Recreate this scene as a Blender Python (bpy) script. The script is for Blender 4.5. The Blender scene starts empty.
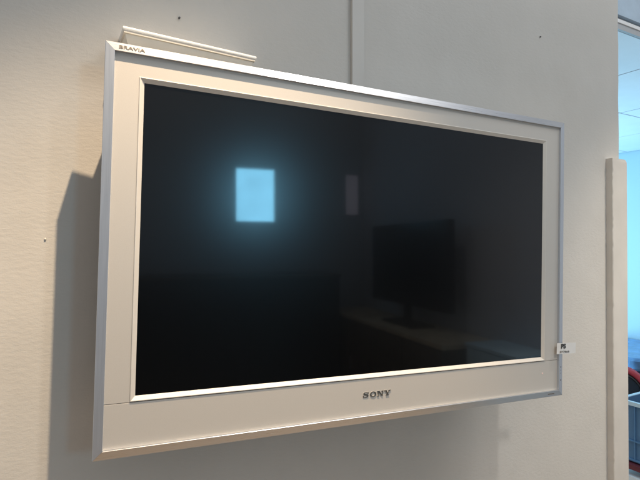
import bpy, bmesh, math, random
from mathutils import Matrix, Vector
random.seed(4)
S = bpy.context.scene
COL = S.collection
MM = 0.001

# ------------------------------------------------------------------ helpers
def link(name, bm, mat=None, parent=None, smooth=False, bevel=0.0, seg=2):
    if bevel > 0:
        es = [e for e in bm.edges if len(e.link_faces) == 2 and e.calc_face_angle(0) > 0.5]
        bmesh.ops.bevel(bm, geom=es, offset=bevel, segments=seg, affect='EDGES', profile=0.6)
    me = bpy.data.meshes.new(name)
    bm.normal_update()
    bm.to_mesh(me); bm.free()
    o = bpy.data.objects.new(name, me); COL.objects.link(o)
    if mat: me.materials.append(mat)
    if smooth:
        for p in me.polygons: p.use_smooth = True
        try: me.set_sharp_from_angle(angle=math.radians(32))
        except Exception: pass
    if parent: o.parent = parent
    return o

def tag(o, label=None, cat=None, group=None, kind=None):
    if label: o['label'] = label
    if cat: o['category'] = cat
    if group: o['group'] = group
    if kind: o['kind'] = kind
    return o

def empty(name, loc=(0, 0, 0), rz=0, label=None, cat=None, group=None):
    o = bpy.data.objects.new(name, None); COL.objects.link(o)
    o.location = loc; o.rotation_euler = (0, 0, rz); o.empty_display_size = 0.05
    return tag(o, label, cat, group)

def box(bm, x0, x1, y0, y1, z0, z1):
    v = [bm.verts.new(p) for p in ((x0,y0,z0),(x1,y0,z0),(x1,y1,z0),(x0,y1,z0),
                                   (x0,y0,z1),(x1,y0,z1),(x1,y1,z1),(x0,y1,z1))]
    for f in ((3,2,1,0),(4,5,6,7),(0,1,5,4),(1,2,6,5),(2,3,7,6),(3,0,4,7)):
        bm.faces.new([v[i] for i in f])

def BX(*b):
    bm = bmesh.new()
    for q in b: box(bm, *q)
    return bm

def loft(bm, rings, cap0=True, cap1=True):
    rv = [[bm.verts.new(p) for p in r] for r in rings]
    n = len(rv[0])
    for a, b in zip(rv, rv[1:]):
        for i in range(n):
            bm.faces.new((a[i], a[(i+1) % n], b[(i+1) % n], b[i]))
    if cap0: bm.faces.new(rv[0][::-1])
    if cap1: bm.faces.new(rv[-1])
    bmesh.ops.recalc_face_normals(bm, faces=bm.faces[:])
    return rv

def rect(x0, x1, y0, y1, z): return [(x0,y0,z),(x1,y0,z),(x1,y1,z),(x0,y1,z)]

def rrect(x0, x1, y0, y1, z, r, n=5):
    pts = []
    for cx, cy, a0 in ((x1-r, y1-r, 0), (x0+r, y1-r, 90), (x0+r, y0+r, 180), (x1-r, y0+r, 270)):
        for k in range(n+1):
            a = math.radians(a0 + 90*k/n)
            pts.append((cx + r*math.cos(a), cy + r*math.sin(a), z))
    return pts

def disc(bm, c, r, h, axis='z', n=24):
    def P(a, t):
        u, v = r*math.cos(a), r*math.sin(a)
        return (c[0]+u, c[1]+v, c[2]+t) if axis == 'z' else (c[0]+u, c[1]+t, c[2]+v)
    loft(bm, [[P(2*math.pi*i/n, t) for i in range(n)] for t in (0, h)])

def scale(bm, k=MM):
    bmesh.ops.scale(bm, vec=(k, k, k), verts=bm.verts[:]); return bm

# ------------------------------------------------------------------ materials
def new_mat(name):
    m = bpy.data.materials.new(name); m.use_nodes = True
    nt = m.node_tree; b = nt.nodes['Principled BSDF']
    return m, nt, b

def noise(nt, scale_vec, detail=3.0, rough=0.5, rot=(0,0,0), s=1.0):
    tc = nt.nodes.new('ShaderNodeTexCoord'); mp = nt.nodes.new('ShaderNodeMapping')
    mp.inputs['Scale'].default_value = scale_vec; mp.inputs['Rotation'].default_value = rot
    n = nt.nodes.new('ShaderNodeTexNoise'); n.inputs['Scale'].default_value = s
    n.inputs['Detail'].default_value = detail; n.inputs['Roughness'].default_value = rough
    nt.links.new(tc.outputs['Object'], mp.inputs['Vector']); nt.links.new(mp.outputs['Vector'], n.inputs['Vector'])
    return n.outputs['Fac']

def ramp(nt, fac, stops):
    r = nt.nodes.new('ShaderNodeValToRGB'); e = r.color_ramp.elements
    while len(e) < len(stops): e.new(0.5)
    for el, (p, c) in zip(e, stops):
        el.position = p; el.color = (*c, 1) if len(c) == 3 else c
    nt.links.new(fac, r.inputs['Fac']); return r.outputs['Color']

def bump(nt, b, fac, strength, dist, prev=None):
    n = nt.nodes.new('ShaderNodeBump'); n.inputs['Strength'].default_value = strength
    n.inputs['Distance'].default_value = dist
    nt.links.new(fac, n.inputs['Height'])
    if prev: nt.links.new(prev, n.inputs['Normal'])
    nt.links.new(n.outputs['Normal'], b.inputs['Normal']); return n.outputs['Normal']

def mat(name, col, rough=0.5, metal=0.0, var=0.06, vscale=6.0, bstr=0.0, bscale=300.0, bdist=0.0005, spec=0.5):
    m, nt, b = new_mat(name)
    c0 = tuple(c*(1-var) for c in col); c1 = tuple(min(1, c*(1+var)) for c in col)
    nt.links.new(ramp(nt, noise(nt, (1,1,1), 4, .55, s=vscale), [(.3, c0), (.7, c1)]), b.inputs['Base Color'])
    b.inputs['Roughness'].default_value = rough; b.inputs['Metallic'].default_value = metal
    b.inputs['Specular IOR Level'].default_value = spec
    if bstr: bump(nt, b, noise(nt, (1,1,1), 3, .5, s=bscale), bstr, bdist)
    return m

def wall_mat():
    m, nt, b = new_mat('wall_paint')
    c = ramp(nt, noise(nt, (1,1,1), 5, .6, s=3.2), [(.3, (.545,.525,.487)), (.7, (.600,.578,.540))])
    # faint scuffs
    sc = ramp(nt, noise(nt, (1,1,1), 6, .7, s=9.0), [(.69, (1,1,1)), (.80, (.93,.92,.90))])
    mx = nt.nodes.new('ShaderNodeMix'); mx.data_type = 'RGBA'; mx.blend_type = 'MULTIPLY'; mx.inputs['Factor'].default_value = 1
    nt.links.new(c, mx.inputs['A']); nt.links.new(sc, mx.inputs['B']); nt.links.new(mx.outputs['Result'], b.inputs['Base Color'])
    b.inputs['Roughness'].default_value = .62; b.inputs['Specular IOR Level'].default_value = .35
    n1 = noise(nt, (75, 75, 170), 3, .5, rot=(0, math.radians(22), 0))
    p = bump(nt, b, n1, .17, .0022)
    n2 = noise(nt, (1,1,1), 2, .5, s=420)
    p = bump(nt, b, n2, .22, .0006, p)
    n3 = noise(nt, (1,1,1), 2, .5, s=7)
    bump(nt, b, n3, .25, .006, p)
    return m

def alu_mat(name, sc, base=(.80,.81,.83), rough=.42):
    m, nt, b = new_mat(name)
    f = noise(nt, sc, 4, .6)
    nt.links.new(ramp(nt, f, [(.3, tuple(c*.93 for c in base)), (.7, tuple(c*1.05 for c in base))]), b.inputs['Base Color'])
    b.inputs['Metallic'].default_value = 1.0
    mr = nt.nodes.new('ShaderNodeMapRange'); mr.inputs['To Min'].default_value = rough-.05; mr.inputs['To Max'].default_value = rough+.08
    nt.links.new(f, mr.inputs['Value']); nt.links.new(mr.outputs['Result'], b.inputs['Roughness'])
    bump(nt, b, f, .10, .0002)
    return m

def screen_mat():
    m, nt, b = new_mat('lcd_screen')
    b.inputs['Base Color'].default_value = (.0012,.0014,.0018,1)
    b.inputs['Roughness'].default_value = .22
    b.inputs['Specular IOR Level'].default_value = .42
    b.inputs['Coat Weight'].default_value = .9
    b.inputs['Coat Roughness'].default_value = .042
    bump(nt, b, noise(nt, (1,1,1), 2, .5, s=14), .015, .002)
    return m

def emit_mat(name, col, strength):
    m, nt, b = new_mat(name)
    b.inputs['Base Color'].default_value = (.8,.8,.8,1)
    f = ramp(nt, noise(nt, (1,1,1), 4, .6, s=3.5), [(.3, tuple(c*.75 for c in col)), (.7, col)])
    nt.links.new(f, b.inputs['Emission Color']); b.inputs['Emission Strength'].default_value = strength
    return m

M = dict(
    wall=wall_mat(),
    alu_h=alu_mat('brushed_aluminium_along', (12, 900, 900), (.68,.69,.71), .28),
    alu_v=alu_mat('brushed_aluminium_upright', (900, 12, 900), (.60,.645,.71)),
    panel=mat('silver_paint', (.56,.532,.492), .46, .2, .035, 900, .06, 1500, .0001),
    bevel=mat('pale_silver_paint', (.64,.61,.56), .42, .15, .02, 40),
    screen=screen_mat(),
    rear=mat('dark_grey_plastic', (.055,.055,.058), .5, 0, .05, 20),
    chrome=mat('polished_metal', (.50,.48,.45), .30, 1, .03, 60),
    print=mat('grey_print', (.17,.15,.125), .7, 0, .05, 60),
    pit=mat('dark_hole', (.07,.07,.075), .6, 0),
    led=mat('pale_led_lens', (.85,.62,.58), .25, 0, .02, 50),
    paper=mat('white_label', (.72,.71,.69), .5, 0, .02, 90),
    ink=mat('black_ink', (.035,.035,.035), .6, 0),
    greyink=mat('faded_ink', (.13,.125,.12), .6, 0),
    shelftop=mat('white_gloss_paint', (.76,.765,.76), .25, 0, .02, 25, .05, 90, .0006),
    shelf=mat('cream_gloss_paint', (.77,.72,.63), .32, 0, .03, 25, .05, 90, .0006),
    trunk=mat('trunking_plastic', (.57,.553,.52), .5, 0, .02, 12, .05, 60, .0004),
    guard=mat('painted_board', (.62,.585,.535), .5, 0, .05, 9, .18, 70, .0012),
    caulk=mat('plaster_filler', (.42,.40,.37), .8, 0, .12, 60, .4, 120, .002),
    nail=mat('dull_nail', (.10,.095,.09), .5, .6),
    ceil=mat('ceiling_tile', (.74,.79,.86), .85, 0, .03, 5, .2, 260, .001),
    grid=mat('tile_gap', (.28,.30,.32), .7, 0),
    plaster=mat('mottled_blue_lit_plaster', (.42,.53,.64), .8, 0, .10, 7, .4, 18, .008),  # blue daylight cast put into the colour; the next room lamp misses this face
    trim=mat('white_trim', (.78,.79,.80), .45, 0),
    trimgrey=mat('grey_trim', (.42,.44,.46), .5, 0),
    nextwall=mat('next_room_wall', (.46,.61,.70), .7, 0, .02, 3),
    floor=mat('floor_vinyl', (.36,.275,.20), .45, 0, .12, 2.5, .1, 80, .0008),
    crate=mat('blue_crate_plastic', (.10,.21,.36), .42, 0, .06, 14, .05, 200, .0004),
    craterim=mat('pale_crate_rim', (.55,.66,.72), .4, 0, .05, 14),
    tub=mat('black_rubber', (.018,.019,.022), .5, 0, .1, 12),
    red=mat('red_rubber', (.50,.045,.06), .42, 0, .06, 12),
    darkred=mat('dark_red_board', (.13,.022,.03), .5, 0, .12, 20),
    wrap=mat('blue_wrap', (.13,.27,.50), .28, 0, .3, 9, .6, 14, .012),
    wrapdark=mat('dark_blue_wrap', (.035,.07,.14), .3, 0, .3, 9, .6, 14, .012),
    carton=mat('pale_blue_carton', (.45,.62,.74), .6, 0, .07, 12),
    steel=mat('caster_steel', (.4,.41,.42), .35, 1, .05, 20),
    backwall=mat('back_wall_paint', (.36,.39,.44), .8, 0, .04, 2),
    sidewall=mat('side_wall_paint', (.44,.47,.53), .8, 0, .04, 2),
    wood=mat('dark_wood', (.075,.055,.04), .45, 0, .25, 5),
    woodtop=mat('worn_wood_edge', (.50,.42,.30), .4, 0, .2, 7),
    blacktv=mat('black_glass', (.002,.002,.003), .25, 0, .02, 5, spec=.08),
    pane=emit_mat('daylight_pane', (.21,.60,.87), 24.0),
    dimpane=emit_mat('dim_daylight_pane', (.35,.55,1.0), .7),
    lilacpane=emit_mat('lilac_daylight_pane', (.62,.55,.72), .8),
    reveal=mat('window_reveal', (.6,.6,.58), .6, 0),
)

# ------------------------------------------------------------------ setting
def setting(name, bm, m, **k):
    o = link(name, bm, m, **k); o['kind'] = 'structure'; return o

# wall on which the television hangs; its right edge is a slightly wavy plastered corner
bm = bmesh.new()
rings = []
zs = [-1.55 + i*0.06 for i in range(49)]
for z in zs:
    w = 0.0011*math.sin(z*23) + 0.0009*math.sin(z*57+1) + random.uniform(-.0004, .0004)
    xr, r = 1.0965 + w, .007
    ring = [(-2.4, .13, z), (-2.4, 0, z)]
    for k in range(6):
        a = math.radians(-90 + 18*k)
        ring.append((xr - r + r*math.cos(a), r + r*math.sin(a), z))
    ring.append((xr, .13, z))
    rings.append(ring)
loft(bm, rings)
setting('wall', bm, M['wall'], smooth=True)

# floor of both rooms
setting('floor', BX((-2.6, 4.4, -4.3, 3.7, -1.60, -1.5502)), M['floor'])

# next room: tiled ceiling with gaps, ceiling edge trim, bulkhead, far wall
bm = bmesh.new()
xs = [1.12, 1.31, 2.067, 2.826, 3.58, 4.295]; ys = [.236, .963, 1.72, 2.48, 3.24, 3.60]
for a, b_ in zip(xs, xs[1:]):
    for c, d in zip(ys, ys[1:]):
        box(bm, a+.005, b_-.005, c+.005, d-.005, .90, .925)
ceil = setting('ceiling', bm, M['ceil'], bevel=.0015, seg=1)
link('tile_grid', BX((1.11, 4.298, .24, 3.62, .9065, .96)), M['grid'], ceil)
setting('ceiling_edge_trim', BX((1.112, 4.29, .222, .2335, .897, .921)), M['trimgrey'], bevel=.001)
setting('ceiling_edge_ledge', BX((1.112, 4.29, .218, .2335, .9215, .936)), M['trim'], bevel=.001)
bm = BX((1.112, 4.29, .226, .36, .960, 1.42))
bmesh.ops.subdivide_edges(bm, edges=bm.edges[:], cuts=6, use_grid_fill=True)
setting('bulkhead', bm, M['plaster'])
setting('next_room_wall', BX((4.30, 4.42, .12, 3.7, -1.5498, 1.4)), M['nextwall'])
setting('next_room_end_wall', BX((1.0, 4.2998, 3.66, 3.78, -1.5498, 1.4)), M['nextwall'])

# room that shows only in the reflection on the screen
setting('back_wall', BX((-2.4, .3755, -4.22, -4.10, -1.5498, 2.0), (.7945, 1.7498, -4.22, -4.10, -1.5498, 2.0),
                        (.3757, .7943, -4.22, -4.10, -1.5498, .2575), (.3757, .7943, -4.22, -4.10, .8125, 2.0)), M['backwall'])
setting('side_wall', BX((1.75, 1.87, -4.22, -1.25, -1.5498, 2.0)), M['sidewall'])

w = empty('window', (.585, -4.10, .26), 0, 'small bright daylight window in the back wall, mirrored as the blue square on the screen', 'window')
link('pane', BX((-.195, .195, -.075, -.07, .012, .54)), M['pane'], w)
bm = BX((-.209, -.196, -.08, -.005, -.002, .552), (.196, .209, -.08, -.005, -.002, .552),
        (-.1955, .1955, -.08, -.005, -.002, .011), (-.1955, .1955, -.08, -.005, .541, .552))
link('frame', bm, M['reveal'], w)

sb = empty('sideboard', (1.53, -3.0, -1.55), 0, 'long low dark wooden sideboard along the side wall, mirrored low on the screen', 'sideboard')
link('body', BX((-.20, .20, -1.0, 1.05, .06, .905)), M['wood'], sb, bevel=.004)
link('top', BX((-.22, .215, -1.02, 1.07, .906, .935)), M['woodtop'], sb, bevel=.004)
for y in (-.99, -.47, .05, .57):
    d = link('door', BX((-.2155, -.2005, y, y+.48, .08, .89)), M['wood'], sb, bevel=.002)
    link('handle', BX((-.228, -.216, y+.05, y+.062, .45, .57)), M['steel'], d, bevel=.002)
link('plinth', BX((-.17, .19, -.97, 1.02, 0, .059)), M['tub'], sb)

def slit(x, z, w2, h, mk, label):
    r = empty('window', (x, -4.10, z), 0, label, 'window')
    link('pane', BX((-w2, w2, .004, .007, 0, h)), M[mk], r)
    link('frame', BX((-w2-.012, -w2-.0005, .001, .014, -.012, h+.012), (w2+.0005, w2+.012, .001, .014, -.012, h+.012),
                     (-w2, w2, .001, .014, -.012, -.0005), (-w2, w2, .001, .014, h+.0005, h+.012)), M['backwall'], r)
slit(1.62, .36, .07, .42, 'lilacpane', 'narrow pale lilac window by the corner, mirrored faintly above the black television')
pu = empty('drawer_unit', (1.60, -1.68, -1.55), 0, 'pale low drawer unit at the near end of the sideboard, mirrored low at the right', 'drawer unit')
link('body', BX((-.12, .14, -.22, .22, .02, .93)), M['carton'], pu, bevel=.004)
for i in range(3):
    d = link('drawer', BX((-.138, -.1205, -.21, .21, .04+i*.3, .325+i*.3)), M['carton'], pu, bevel=.003)
    link('handle', BX((-.15, -.1385, -.06, .06, .22+i*.3, .235+i*.3)), M['steel'], d, bevel=.002)
link('top', BX((-.14, .145, -.23, .23, .931, .95)), M['carton'], pu, bevel=.003)

cb = empty('cabinet', (-.35, -3.82, -1.55), 0, 'wide dark cabinet against the back wall, mirrored as the dark lower part of the screen', 'cabinet')
link('body', BX((-1.5, 1.62, -.27, .25, .06, 1.28)), M['tub'], cb, bevel=.004)
link('top', BX((-1.52, 1.63, -.275, .27, 1.281, 1.31)), M['wood'], cb, bevel=.004)
link('plinth', BX((-1.45, 1.57, -.25, .22, 0, .059)), M['tub'], cb)

tv2 = empty('television', (1.55, -2.80, -.5445), math.radians(-90), 'wide black flat television standing on the sideboard, mirrored dark on the big screen', 'television')
link('screen', BX((-.60, .60, -.018, -.012, .10, .73)), M['blacktv'], tv2)
link('casing', BX((-.615, .615, -.0118, .035, .085, .745)), M['blacktv'], tv2, bevel=.004)
link('stand', BX((-.05, .05, .0, .02, -.05, .0845), (-.25, .25, -.10, .10, -.07, -.051)), M['blacktv'], tv2)

# ------------------------------------------------------------------ the television (built in millimetres, x right, y up, z to the viewer)
TV = empty('television')
TV.matrix_world = Matrix(((.9959, .0241, -.0871, 0), (-.0871, .0021, -.9962, -.1499), (-.0238, .9997, .0042, 0), (0, 0, 0, 1)))
tag(TV, 'silver framed flat television hanging on the wall with its screen off', 'television')
L_, R_, T_, B_ = -502.5, 506.0, 305.5, -342.3
prof = [(0,-24), (0,5.0), (.45,5.55), (13.5,7.9), (14.0,7.5), (14.0,1.0), (14.0,-24)]
def bar(side):
    bm = bmesh.new(); e = .12
    A, B = [], []
    for s, z in prof:
        if side == 'top':    A.append((L_+s+e, T_-s, z)); B.append((R_-s-e, T_-s, z))
        if side == 'bottom': A.append((L_+s+e, B_+s, z)); B.append((R_-s-e, B_+s, z))
        if side == 'left':   A.append((L_+s, B_+s+e, z)); B.append((L_+s, T_-s-e, z))
        if side == 'right':  A.append((R_-s, B_+s+e, z)); B.append((R_-s, T_-s-e, z))
    loft(bm, [A, B]); return scale(bm)
bars = {}
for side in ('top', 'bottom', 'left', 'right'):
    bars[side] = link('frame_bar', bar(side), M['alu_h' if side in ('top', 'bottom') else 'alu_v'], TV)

# fascia round the screen: an upper piece and a separate strip below, with a hairline joint
xi0, xi1, yi1, yi0 = L_+13.6, R_-13.6, T_-13.6, B_+13.6
bx0, bx1, by1, by0 = -451.0, 450.5, 257.2, -257.8
js = -258.9
bm = bmesh.new()
def plate(bm, x0, x1, y0, y1, z=2.4, zb=-4): box(bm, x0, x1, y0, y1, zb, z)
out = [(xi0, js+.5), (xi0, yi1), (xi1, yi1), (xi1, js+.5)]
inn = [(bx0, js+.5), (bx0, by1), (bx1, by1), (bx1, js+.5)]
for z in (2.4, -4):
    vo = [bm.verts.new((x, y, z)) for x, y in out]; vi = [bm.verts.new((x, y, z)) for x, y in inn]
    for i in range(3): bm.faces.new((vo[i], vo[i+1], vi[i+1], vi[i]))
bm.verts.ensure_lookup_table()
for i0, i1 in ((0, 4), (3, 7)):
    a, b_, c, d = bm.verts[i0], bm.verts[i1], bm.verts[i1+8], bm.verts[i0+8]
    bm.faces.new((a, b_, c, d))
bmesh.ops.recalc_face_normals(bm, faces=bm.faces[:])
link('front_panel', scale(bm), M['panel'], TV)
bm = bmesh.new(); plate(bm, xi0, xi1, yi0, js-.5)
link('lower_panel', scale(bm), M['panel'], TV, bevel=.0006, seg=2)
bm = bmesh.new(); box(bm, xi0, xi1, yi0, yi1, -12, -6)
link('inner_chassis', scale(bm), M['rear'], TV)

# sloped surround between fascia and glass
bm = bmesh.new()
def rr(k, z): return rect(bx0+k, bx1-k, by0+k, by1-k, z)
loft(bm, [rr(0, -3), rr(.05, 3.3), rr(.6, 3.7), rr(1.4, 3.6), rr(7.6, -.4), rr(8.0, -1.0), rr(8.0, -5)], False, False)
link('screen_surround', scale(bm), M['bevel'], TV)
link('screen', scale(BX((bx0+7.7, bx1-7.7, by0+7.7, by1-7.7, -4.8, -.7))), M['screen'], TV)

# back of the set
bm = bmesh.new()
loft(bm, [rrect(L_+2, R_-2, B_+2, T_-2, -24.2, 4), rrect(L_+24, R_-24, B_+24, T_-10, -26, 8),
          rrect(L_+28, R_-28, B_+30, T_-11.5, -48, 9), rrect(-330, 330, -250, 190, -64, 20),
          rrect(-300, 300, -220, 160, -92, 24)])
link('rear_housing', scale(bm), M['rear'], TV, smooth=True)

# raised maker's lettering in the middle of the lower panel (slab serif)
def strokes_to(bm, pieces, z0, h):
    for i, q in enumerate(pieces):
        zt = z0 + h + i*.012
        lo = [(x, y, z0) for x, y in q]; hi = [(x, y, zt) for x, y in q]
        loft(bm, [lo, hi])
def band(pts, w):
    out = []
    for i in range(len(pts)-1):
        (x0, y0), (x1, y1) = pts[i], pts[i+1]
        def nrm(j):
            a = pts[max(0, j-1)]; b_ = pts[min(len(pts)-1, j+1)]
            dx, dy = b_[0]-a[0], b_[1]-a[1]; l = math.hypot(dx, dy); return -dy/l, dx/l
        n0, n1 = nrm(i), nrm(i+1); w0, w1 = w[i]/2, w[i+1]/2
        out.append([(x0-n0[0]*w0, y0-n0[1]*w0), (x1-n1[0]*w1, y1-n1[1]*w1), (x1+n1[0]*w1, y1+n1[1]*w1), (x0+n0[0]*w0, y0+n0[1]*w0)])
    return out
def sony_pieces():
    P = []
    # S (0..13 wide, 10 high)
    c = [(11.6,7.2), (10.6,8.7), (8.6,9.45), (6.3,9.5), (3.6,9.2), (2.0,8.0), (2.2,6.6), (4.2,5.7), (6.6,5.2), (9.4,4.6), (11.2,3.4), (11.0,1.8), (9.2,.8), (6.6,.5), (3.8,.6), (1.9,1.5), (1.0,3.1)]
    wd = [.9, 1.0, 1.1, 1.1, 1.5, 2.1, 2.5, 2.6, 2.7, 2.6, 2.5, 2.0, 1.4, 1.1, 1.1, 1.0, .9]
    P += band(c, wd)
    P += [[(11.1,6.6), (12.3,6.6), (12.3,9.9), (11.1,9.9)], [(.3,.1), (1.5,.1), (1.5,3.6), (.3,3.6)]]
    # O
    o = 15.5; n = 28
    for k in range(n):
        a0, a1 = 2*math.pi*k/n, 2*math.pi*(k+1)/n
        P.append([(o+7+4.0*math.cos(a0), 5+4.1*math.sin(a0)), (o+7+7.0*math.cos(a0), 5+5.2*math.sin(a0)),
                  (o+7+7.0*math.cos(a1), 5+5.2*math.sin(a1)), (o+7+4.0*math.cos(a1), 5+4.1*math.sin(a1))])
    # N
    o = 31.5
    P += [[(o+1.6,0), (o+2.9,0), (o+2.9,10), (o+1.6,10)], [(o+11.4,0), (o+12.7,0), (o+12.7,10), (o+11.4,10)],
          [(o+1.4,10), (o+9.9,0), (o+12.7,0), (o+4.9,10)],
          [(o,0), (o+4.6,0), (o+4.6,.8), (o,.8)], [(o,9.2), (o+3,9.2), (o+3,10), (o,10)], [(o+9.6,9.2), (o+14.4,9.2), (o+14.4,10), (o+9.6,10)]]
    # Y
    o = 47.2
    P += [[(o+6.1,0), (o+9.1,0), (o+9.1,4.6), (o+6.1,4.6)], [(o+1.2,10), (o+6.1,4.0), (o+9.1,4.0), (o+4.6,10)],
          [(o+12.0,10), (o+7.6,4.0), (o+9.1,4.4), (o+13.4,10)],
          [(o,9.2), (o+6,9.2), (o+6,10), (o,10)], [(o+10.2,9.2), (o+15,9.2), (o+15,10), (o+10.2,10)], [(o+4.2,0), (o+11,0), (o+11,.8), (o+4.2,.8)]]
    return P
bm = bmesh.new()
k = 62.5/62.2
strokes_to(bm, [[(-32 + x*k, -294.3 + y*.98) for x, y in q] for q in sony_pieces()], 2.35, .9)
link('front_lettering', scale(bm), M['chrome'], TV)

def text_mesh(name, s, size, m, parent, matrix, extrude=.00015, width=None, spacing=1.0, bold=0.0):
    cu = bpy.data.curves.new(name, 'FONT'); cu.body = s; cu.size = size; cu.extrude = extrude; cu.offset = bold; cu.space_character = spacing
    to = bpy.data.objects.new(name, cu); COL.objects.link(to)
    dg = bpy.context.evaluated_depsgraph_get(); dg.update()
    me = bpy.data.meshes.new_from_object(to.evaluated_get(dg))
    bpy.data.objects.remove(to, do_unlink=True)
    if width:
        xs_ = [v.co.x for v in me.vertices]; kx = width/(max(xs_)-min(xs_)); x0 = min(xs_)
        for v in me.vertices: v.co.x = (v.co.x-x0)*kx
    me.materials.clear(); me.materials.append(m)
    o = bpy.data.objects.new(name, me); COL.objects.link(o); o.parent = parent; o.matrix_local = matrix
    return o
slope = -math.atan2(2.35, 13.05)
text_mesh('corner_lettering', 'BRAVIA', .0078, M['print'], bars['top'],
          Matrix.Translation((-482.5*MM, 296.0*MM, 7.75*MM)) @ Matrix.Rotation(slope, 4, 'X'), .00012, 38.5*MM, 1.0, .00013)

bm = bmesh.new(); disc(bm, (444.7, -287.1, 2.35), 1.7, .5)
link('indicator_light', scale(bm), M['led'], TV, smooth=True)
for y, r in ((-275.5, 1.5), (-283, .8), (-290, .8), (-306, 1.6)):
    bm = bmesh.new(); disc(bm, (499.0, y, 6.2), r, .75)
    link('button', scale(bm), M['pit'], bars['right'], smooth=True)
bm = bmesh.new()
for i in range(5): box(bm, 458+i*4.2, 461.2+i*4.2, -336.6, -334.2, 6.2, 7.25)
link('small_marking', scale(bm), M['greyink'], bars['bottom'])

# paper tag stuck to the right edge of the frame, standing out past it
TG = bpy.data.objects.new('paper_tag', None); COL.objects.link(TG)
TG.matrix_world = TV.matrix_world @ Matrix.Translation((482.5*MM, -231*MM, 9.2*MM)) @ Matrix.Rotation(math.radians(-1.5), 4, 'Z')
tag(TG, 'small white printed paper tag stuck on the right edge of the television frame', 'tag')
bm = bmesh.new(); rings = []
for i in range(13):
    x = 62.5*i/12; z = .9*math.sin(i/12*2.4)
    rings.append([(x, -12.6, z), (x, 12.6, z), (x, 12.6, z+.35), (x, -12.6, z+.35)])
loft(bm, rings); link('card', scale(bm), M['paper'], TG, smooth=True)
def tt(s, x, y, size, width, m, bold=.0001): return text_mesh('printed_lettering', s, size, m, TG, Matrix.Translation((x*MM, y*MM, 1.55*MM)), .0001, width*MM, 1.0, bold)
tt('PS', 12.5, .6, .0145, 15.5, M['ink'], .0007)
tt('077868', 9, -9.8, .0062, 31, M['greyink'])

# bracket holding the set off the wall (behind the set)
WB = empty('wall_bracket', (0, 0, -.02), 0, 'dark steel bracket on the wall, hidden behind the silver television', 'bracket')
link('wall_plate', BX((-.13, .13, -.004, -.0005, -.11, .11)), M['rear'], WB)
link('arm', BX((-.022, .022, -.0545, -.0042, -.05, .05)), M['rear'], WB)

# ------------------------------------------------------------------ things on the wall
SH = empty('wall_shelf', (-.3415, 0, .3655), 0, 'short cream moulded shelf on the wall, showing above the top left of the television', 'shelf')
SH.rotation_euler = (0, math.radians(1.55), 0)
def lev(z, rec): return rect(-120+rec, 120-rec, -(58-rec), -.2, z)
bm = bmesh.new()
loft(bm, [lev(0, 3), lev(-.6, 1.4), lev(-1.8, .4), lev(-3.4, 0), lev(-5.2, .2), lev(-6.6, 1.2), lev(-7.2, 2.6), lev(-7.5, 5)])
link('top_board', scale(bm), M['shelftop'], SH, smooth=True)
bm = bmesh.new()
cove = [lev(-7.6, 2.2), lev(-8.6, 2.0), lev(-10.6, 2.2), lev(-11.2, 4.0)]
for i in range(9):
    t = i/8*math.pi/2
    cove.append(lev(-11.6-30*math.sin(t), 5.0 + 4*t + 24*(1-math.cos(t))))
cove += [lev(-42.5, 36), lev(-47, 36)]
loft(bm, cove); link('cove_moulding', scale(bm), M['shelf'], SH, smooth=True)

TK = tag(link('cable_trunking', BX((.030, .0620, -.0075, -.0003, -.2, 1.33)), M['trunk'], bevel=.0022, seg=3, smooth=True),
         'narrow upright pale cable trunking on the wall, rising from behind the television', 'cable trunking')

bm = bmesh.new()
n = 150; rings = []
x0, x1 = 1.0175, 1.1035
for i in range(n+1):
    z = -1.5495 + (.268+1.5495)*i/n
    j = random.uniform(-.0006, .0006) + (random.random() < .16)*random.uniform(.001, .003)
    rings.append([(x0+j*.6, -.0003, z), (x0+.001+j, -.0195, z), (x0+.003+j, -.0212, z), (x1-.004, -.0212, z), (x1-.0012, -.0200, z), (x1, -.0172, z), (x1, -.0003, z)])
for k in range(1, 7):
    a = math.radians(15*k); d = .014*(1-math.cos(a)); z = .268 + .014*math.sin(a)
    rings.append([(x0, -.0003, z), (x0+.001, -.0195, z), (x0+.003, -.0212, z), (x1-.004-d, -.0212, z), (x1-.0012-d, -.0200, z), (x1-d, -.0172, z), (x1-d, -.0003, z)])
loft(bm, rings)
CG = tag(link('corner_board', bm, M['guard'], smooth=True), 'tall cream painted board with a rounded top covering the right edge of the wall', 'board')
def nail(x, z, label):
    bm = bmesh.new(); disc(bm, (0, -.0032, 0), .0019, .003, 'y', 12)
    o = tag(link('wall_nail', bm, M['nail'], smooth=True), label, 'nail', 'small marks left on the wall')
    o.location = (x, 0, z); o.rotation_euler = (0, 0, 0); return o
nail(-.355, .428, 'small dark nail head in the wall above the short cream shelf')
nail(.691, .612, 'small dark nail head in the bare wall above the right end of the television')
bm = bmesh.new(); bmesh.ops.create_uvsphere(bm, u_segments=10, v_segments=8, radius=.0018)
bmesh.ops.scale(bm, vec=(1, .7, 1.1), verts=bm.verts[:])
o = tag(link('paint_lump', bm, M['wall'], smooth=True), 'tiny lump of paint on the sunlit wall left of the television shadow', 'paint lump'); o.location = (-.573, -.0005, .009)
o['label'] = 'tiny pale lump of paint on the wall left of the television'

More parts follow.
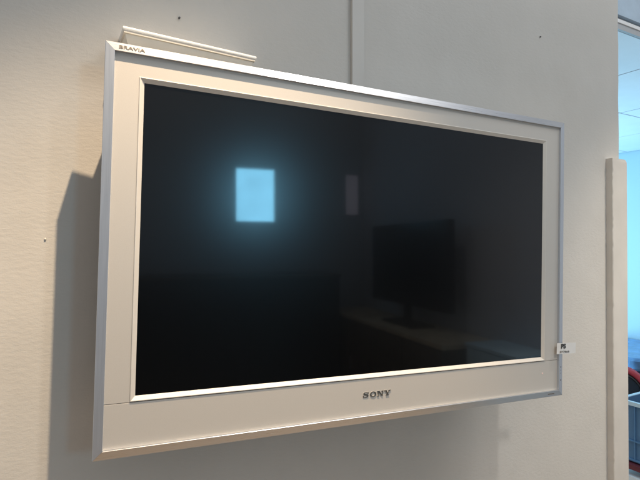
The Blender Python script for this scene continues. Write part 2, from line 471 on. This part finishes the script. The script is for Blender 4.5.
# ------------------------------------------------------------------ things in the next room
# open crate on a low dark red trolley
CX, CY, CZ = 2.385, .72, -1.245
def make_crate():
    r = empty('storage_crate', (CX+.2, CY-.3, CZ), 0, 'open blue plastic storage crate with pale rim, seen past the right edge of the wall', 'crate')
    a, b_, h = .2, .3, .345
    bm = BX((-a, -a+.006, -b_, b_, .002, h), (a-.006, a, -b_, b_, .002, h), (-a+.0062, a-.0062, -b_, -b_+.006, .002, h), (-a+.0062, a-.0062, b_-.006, b_, .002, h),
            (-a+.0062, a-.0062, -b_+.0062, b_-.0062, .003, .010))
    link('body', bm, M['crate'], r)
    bm = bmesh.new()
    for i in range(9):
        y = -b_ + .004 + i*(2*b_-.014)/8
        box(bm, -a-.012, -a-.0003, y, y+.006, .01, h-.02); box(bm, a+.0003, a+.012, y, y+.006, .01, h-.02)
    for i in range(6):
        x = -a + .004 + i*(2*a-.014)/5
        box(bm, x, x+.006, -b_-.012, -b_-.0003, .01, h-.02); box(bm, x, x+.006, b_+.0003, b_+.012, .01, h-.02)
    for z in (.012, .12):
        box(bm, -a-.014, -a-.0006, -b_-.010, b_+.010, z, z+.007)
    link('ribs', bm, M['crate'], r, bevel=.001, seg=1)
    bm = BX((-a-.018, -a+.003, -b_-.018, b_+.018, h-.019, h+.003), (a-.003, a+.018, -b_-.018, b_+.018, h-.019, h+.003),
            (-a+.0032, a-.0032, -b_-.018, -b_+.003, h-.019, h+.003), (-a+.0032, a-.0032, b_-.003, b_+.018, h-.019, h+.003))
    link('rim', bm, M['craterim'], r, bevel=.003)
    return r
make_crate()
tr = empty('trolley', (CX+.2, CY-.3, -1.55), 0, 'low dark red trolley board carrying the blue storage crate', 'trolley')
link('deck', BX((-.24, .24, -.35, .35, .275, .303)), M['darkred'], tr, bevel=.004)
for sx in (-1, 1):
    for sy in (-1, 1):
        g = link('leg', BX((sx*.22-.012, sx*.22+.012, sy*.33-.012, sy*.33+.012, .045, .2745)), M['steel'], tr, bevel=.002)
        bm = bmesh.new(); disc(bm, (sx*.22, sy*.33-.01, .0225), .0223, .02, 'y', 20)
        link('wheel', bm, M['tub'], g, smooth=True)
def carton(x, y, z, sx, sy, sz, label):
    r = empty('small_carton', (x, y, z), 0, label, 'carton')
    link('box_body', BX((-sx, sx, -sy, sy, 0, sz)), M['carton'], r, bevel=.003)
    link('lid_flap', BX((-sx-.002, sx+.002, -sy-.002, sy+.002, sz-.03, sz+.004)), M['trim'], r, bevel=.002)
carton(2.45, .58, -1.55, .11, .14, .12, 'pale blue carton on the floor under the dark red trolley, below its twin')
carton(2.43, .60, -1.425, .09, .12, .11, 'pale blue carton lying on top of another one under the dark red trolley')

# hose reel: black drum with a ring of red hose on a steel stand, behind the crate
hr = empty('hose_reel', (2.90, 1.03, -1.55), math.atan2(.574, 1.019), 'black drum wound with thick red hose on a steel stand behind the blue crate', 'hose reel')
def ringx(r, x, n=40): return [(x, r*math.cos(2*math.pi*i/n), .535+r*math.sin(2*math.pi*i/n)) for i in range(n)]
bm = bmesh.new()
loft(bm, [ringx(.03, -.062), ringx(.05, -.06), ringx(.055, -.045), ringx(.135, -.04), ringx(.142, -.05), ringx(.150, -.045), ringx(.150, .045), ringx(.142, .05), ringx(.05, .05)])
link('drum', bm, M['tub'], hr, smooth=True)
bm = bmesh.new(); rings = []; turns = 3
for i in range(40*turns+1):
    a = 2*math.pi*i/40; xo = -.040 + .080*i/(40*turns)
    rings.append([(xo+.0185*math.sin(t), (.170+.0185*math.cos(t))*math.cos(a), .535+(.170+.0185*math.cos(t))*math.sin(a)) for t in [2*math.pi*j/12 for j in range(12)]])
loft(bm, rings); link('hose', bm, M['red'], hr, smooth=True)
for sx in (-1, 1):
    bm = bmesh.new()
    for sy in (-1, 1):
        loft(bm, [[(sx*.085-.011, sy*.16-.011, .0005), (sx*.085+.011, sy*.16-.011, .0005), (sx*.085+.011, sy*.16+.011, .0005), (sx*.085-.011, sy*.16+.011, .0005)],
                  [(sx*.085-.0105, sy*.0125-.011, .55), (sx*.085+.0105, sy*.0125-.011, .55), (sx*.085+.0105, sy*.0125+.011, .55), (sx*.085-.0105, sy*.0125+.011, .55)]])
    link('stand', bm, M['steel'], hr)

# stack of blue film-wrapped bundles at the back
zz = -1.55
for i, (h, mk, label) in enumerate(((.24, 'wrapdark', 'dark blue film wrapped bundle on the floor at the bottom of the stack'), (.20, 'wrap', 'bright blue film wrapped bundle in the middle of the stack behind the hose reel'),
                                    (.13, 'wrapdark', 'thin dark blue film wrapped bundle near the top of the stack behind the hose reel'), (.10, 'wrap', 'thin bright blue film wrapped bundle lying topmost on the stack'))):
    bm = bmesh.new(); w2, d2 = .42+random.uniform(-.03, .03), .38+random.uniform(-.03, .03)
    loft(bm, [rrect(-w2+.02, w2-.02, -d2+.02, d2-.02, .0005, .05), rrect(-w2, w2, -d2, d2, .02, .06), rrect(-w2, w2, -d2, d2, h-.02, .06), rrect(-w2+.025, w2-.025, -d2+.025, d2-.025, h, .05)])
    o = tag(link('wrapped_bundle', bm, M[mk], smooth=True), label, 'bundle', 'wrapped bundles stacked in the next room')
    o.location = (3.83+random.uniform(-.02, .02), 1.55+random.uniform(-.02, .02), zz); o.rotation_euler = (0, 0, random.uniform(-.1, .1)); zz += h + .0008

# ------------------------------------------------------------------ light
def look(o, target):
    d = Vector(target) - o.location; o.rotation_euler = d.to_track_quat('-Z', 'Y').to_euler()
def spot(name, loc, target, power, col, size, blend, rad):
    l = bpy.data.lights.new(name, 'SPOT'); l.energy = power; l.color = col; l.spot_size = math.radians(size); l.spot_blend = blend; l.shadow_soft_size = rad
    o = bpy.data.objects.new(name, l); COL.objects.link(o); o.location = loc; look(o, target); return o
def area(name, loc, target, power, col, sx, sy):
    l = bpy.data.lights.new(name, 'AREA'); l.shape = 'RECTANGLE'; l.size = sx; l.size_y = sy; l.energy = power; l.color = col
    o = bpy.data.objects.new(name, l); COL.objects.link(o); o.location = loc; look(o, target); return o
spot('downlight', (-.27, -.50, 1.30), (-.41, -.73, 0), 205, (1, .76, .51), 81, .5, .010)
spot('downlight', (1.25, -.62, 1.60), (1.25, -.62, 0), 225, (1, .86, .70), 60, .85, .012)
spot('downlight', (.42, -1.5, 1.5), (.42, -1.5, 0), 48, (1, .96, .90), 122, .6, .05)
area('room_fill', (1.6, -1.5, 2.5), (.3, 0, .0), 24, (.97, .98, 1), 1.0, .8)  # added fill for the wall, set high where the screen does not mirror it
area('next_room_daylight', (2.6, 2.7, -.7), (3.0, 1.0, .9), 94, (.37, .77, 1.0), 1.2, 1.2)

W = bpy.data.worlds.new('World'); S.world = W; W.use_nodes = True
bg = W.node_tree.nodes['Background']; bg.inputs['Color'].default_value = (.97, .96, .95, 1); bg.inputs['Strength'].default_value = .53

# ------------------------------------------------------------------ camera
cam = bpy.data.cameras.new('camera'); co = bpy.data.objects.new('camera', cam); COL.objects.link(co)
cam.sensor_width = 36; cam.lens = 490/640*36; cam.clip_start = .02; cam.clip_end = 60
rt, dn, fw = Vector((.8721, -.4894, .0010)), Vector((.0063, .0091, -.9999)), Vector((.4893, .8720, .0110))
m3 = Matrix((rt, -dn, -fw)).transposed()
co.matrix_world = Matrix.Translation((-.5733, -.9337, -.0009)) @ m3.to_4x4()
S.camera = co
S.view_settings.view_transform = 'Standard'; S.view_settings.look = 'None'; S.view_settings.exposure = 0; S.view_settings.gamma = 1
S.cycles.max_bounces = 8
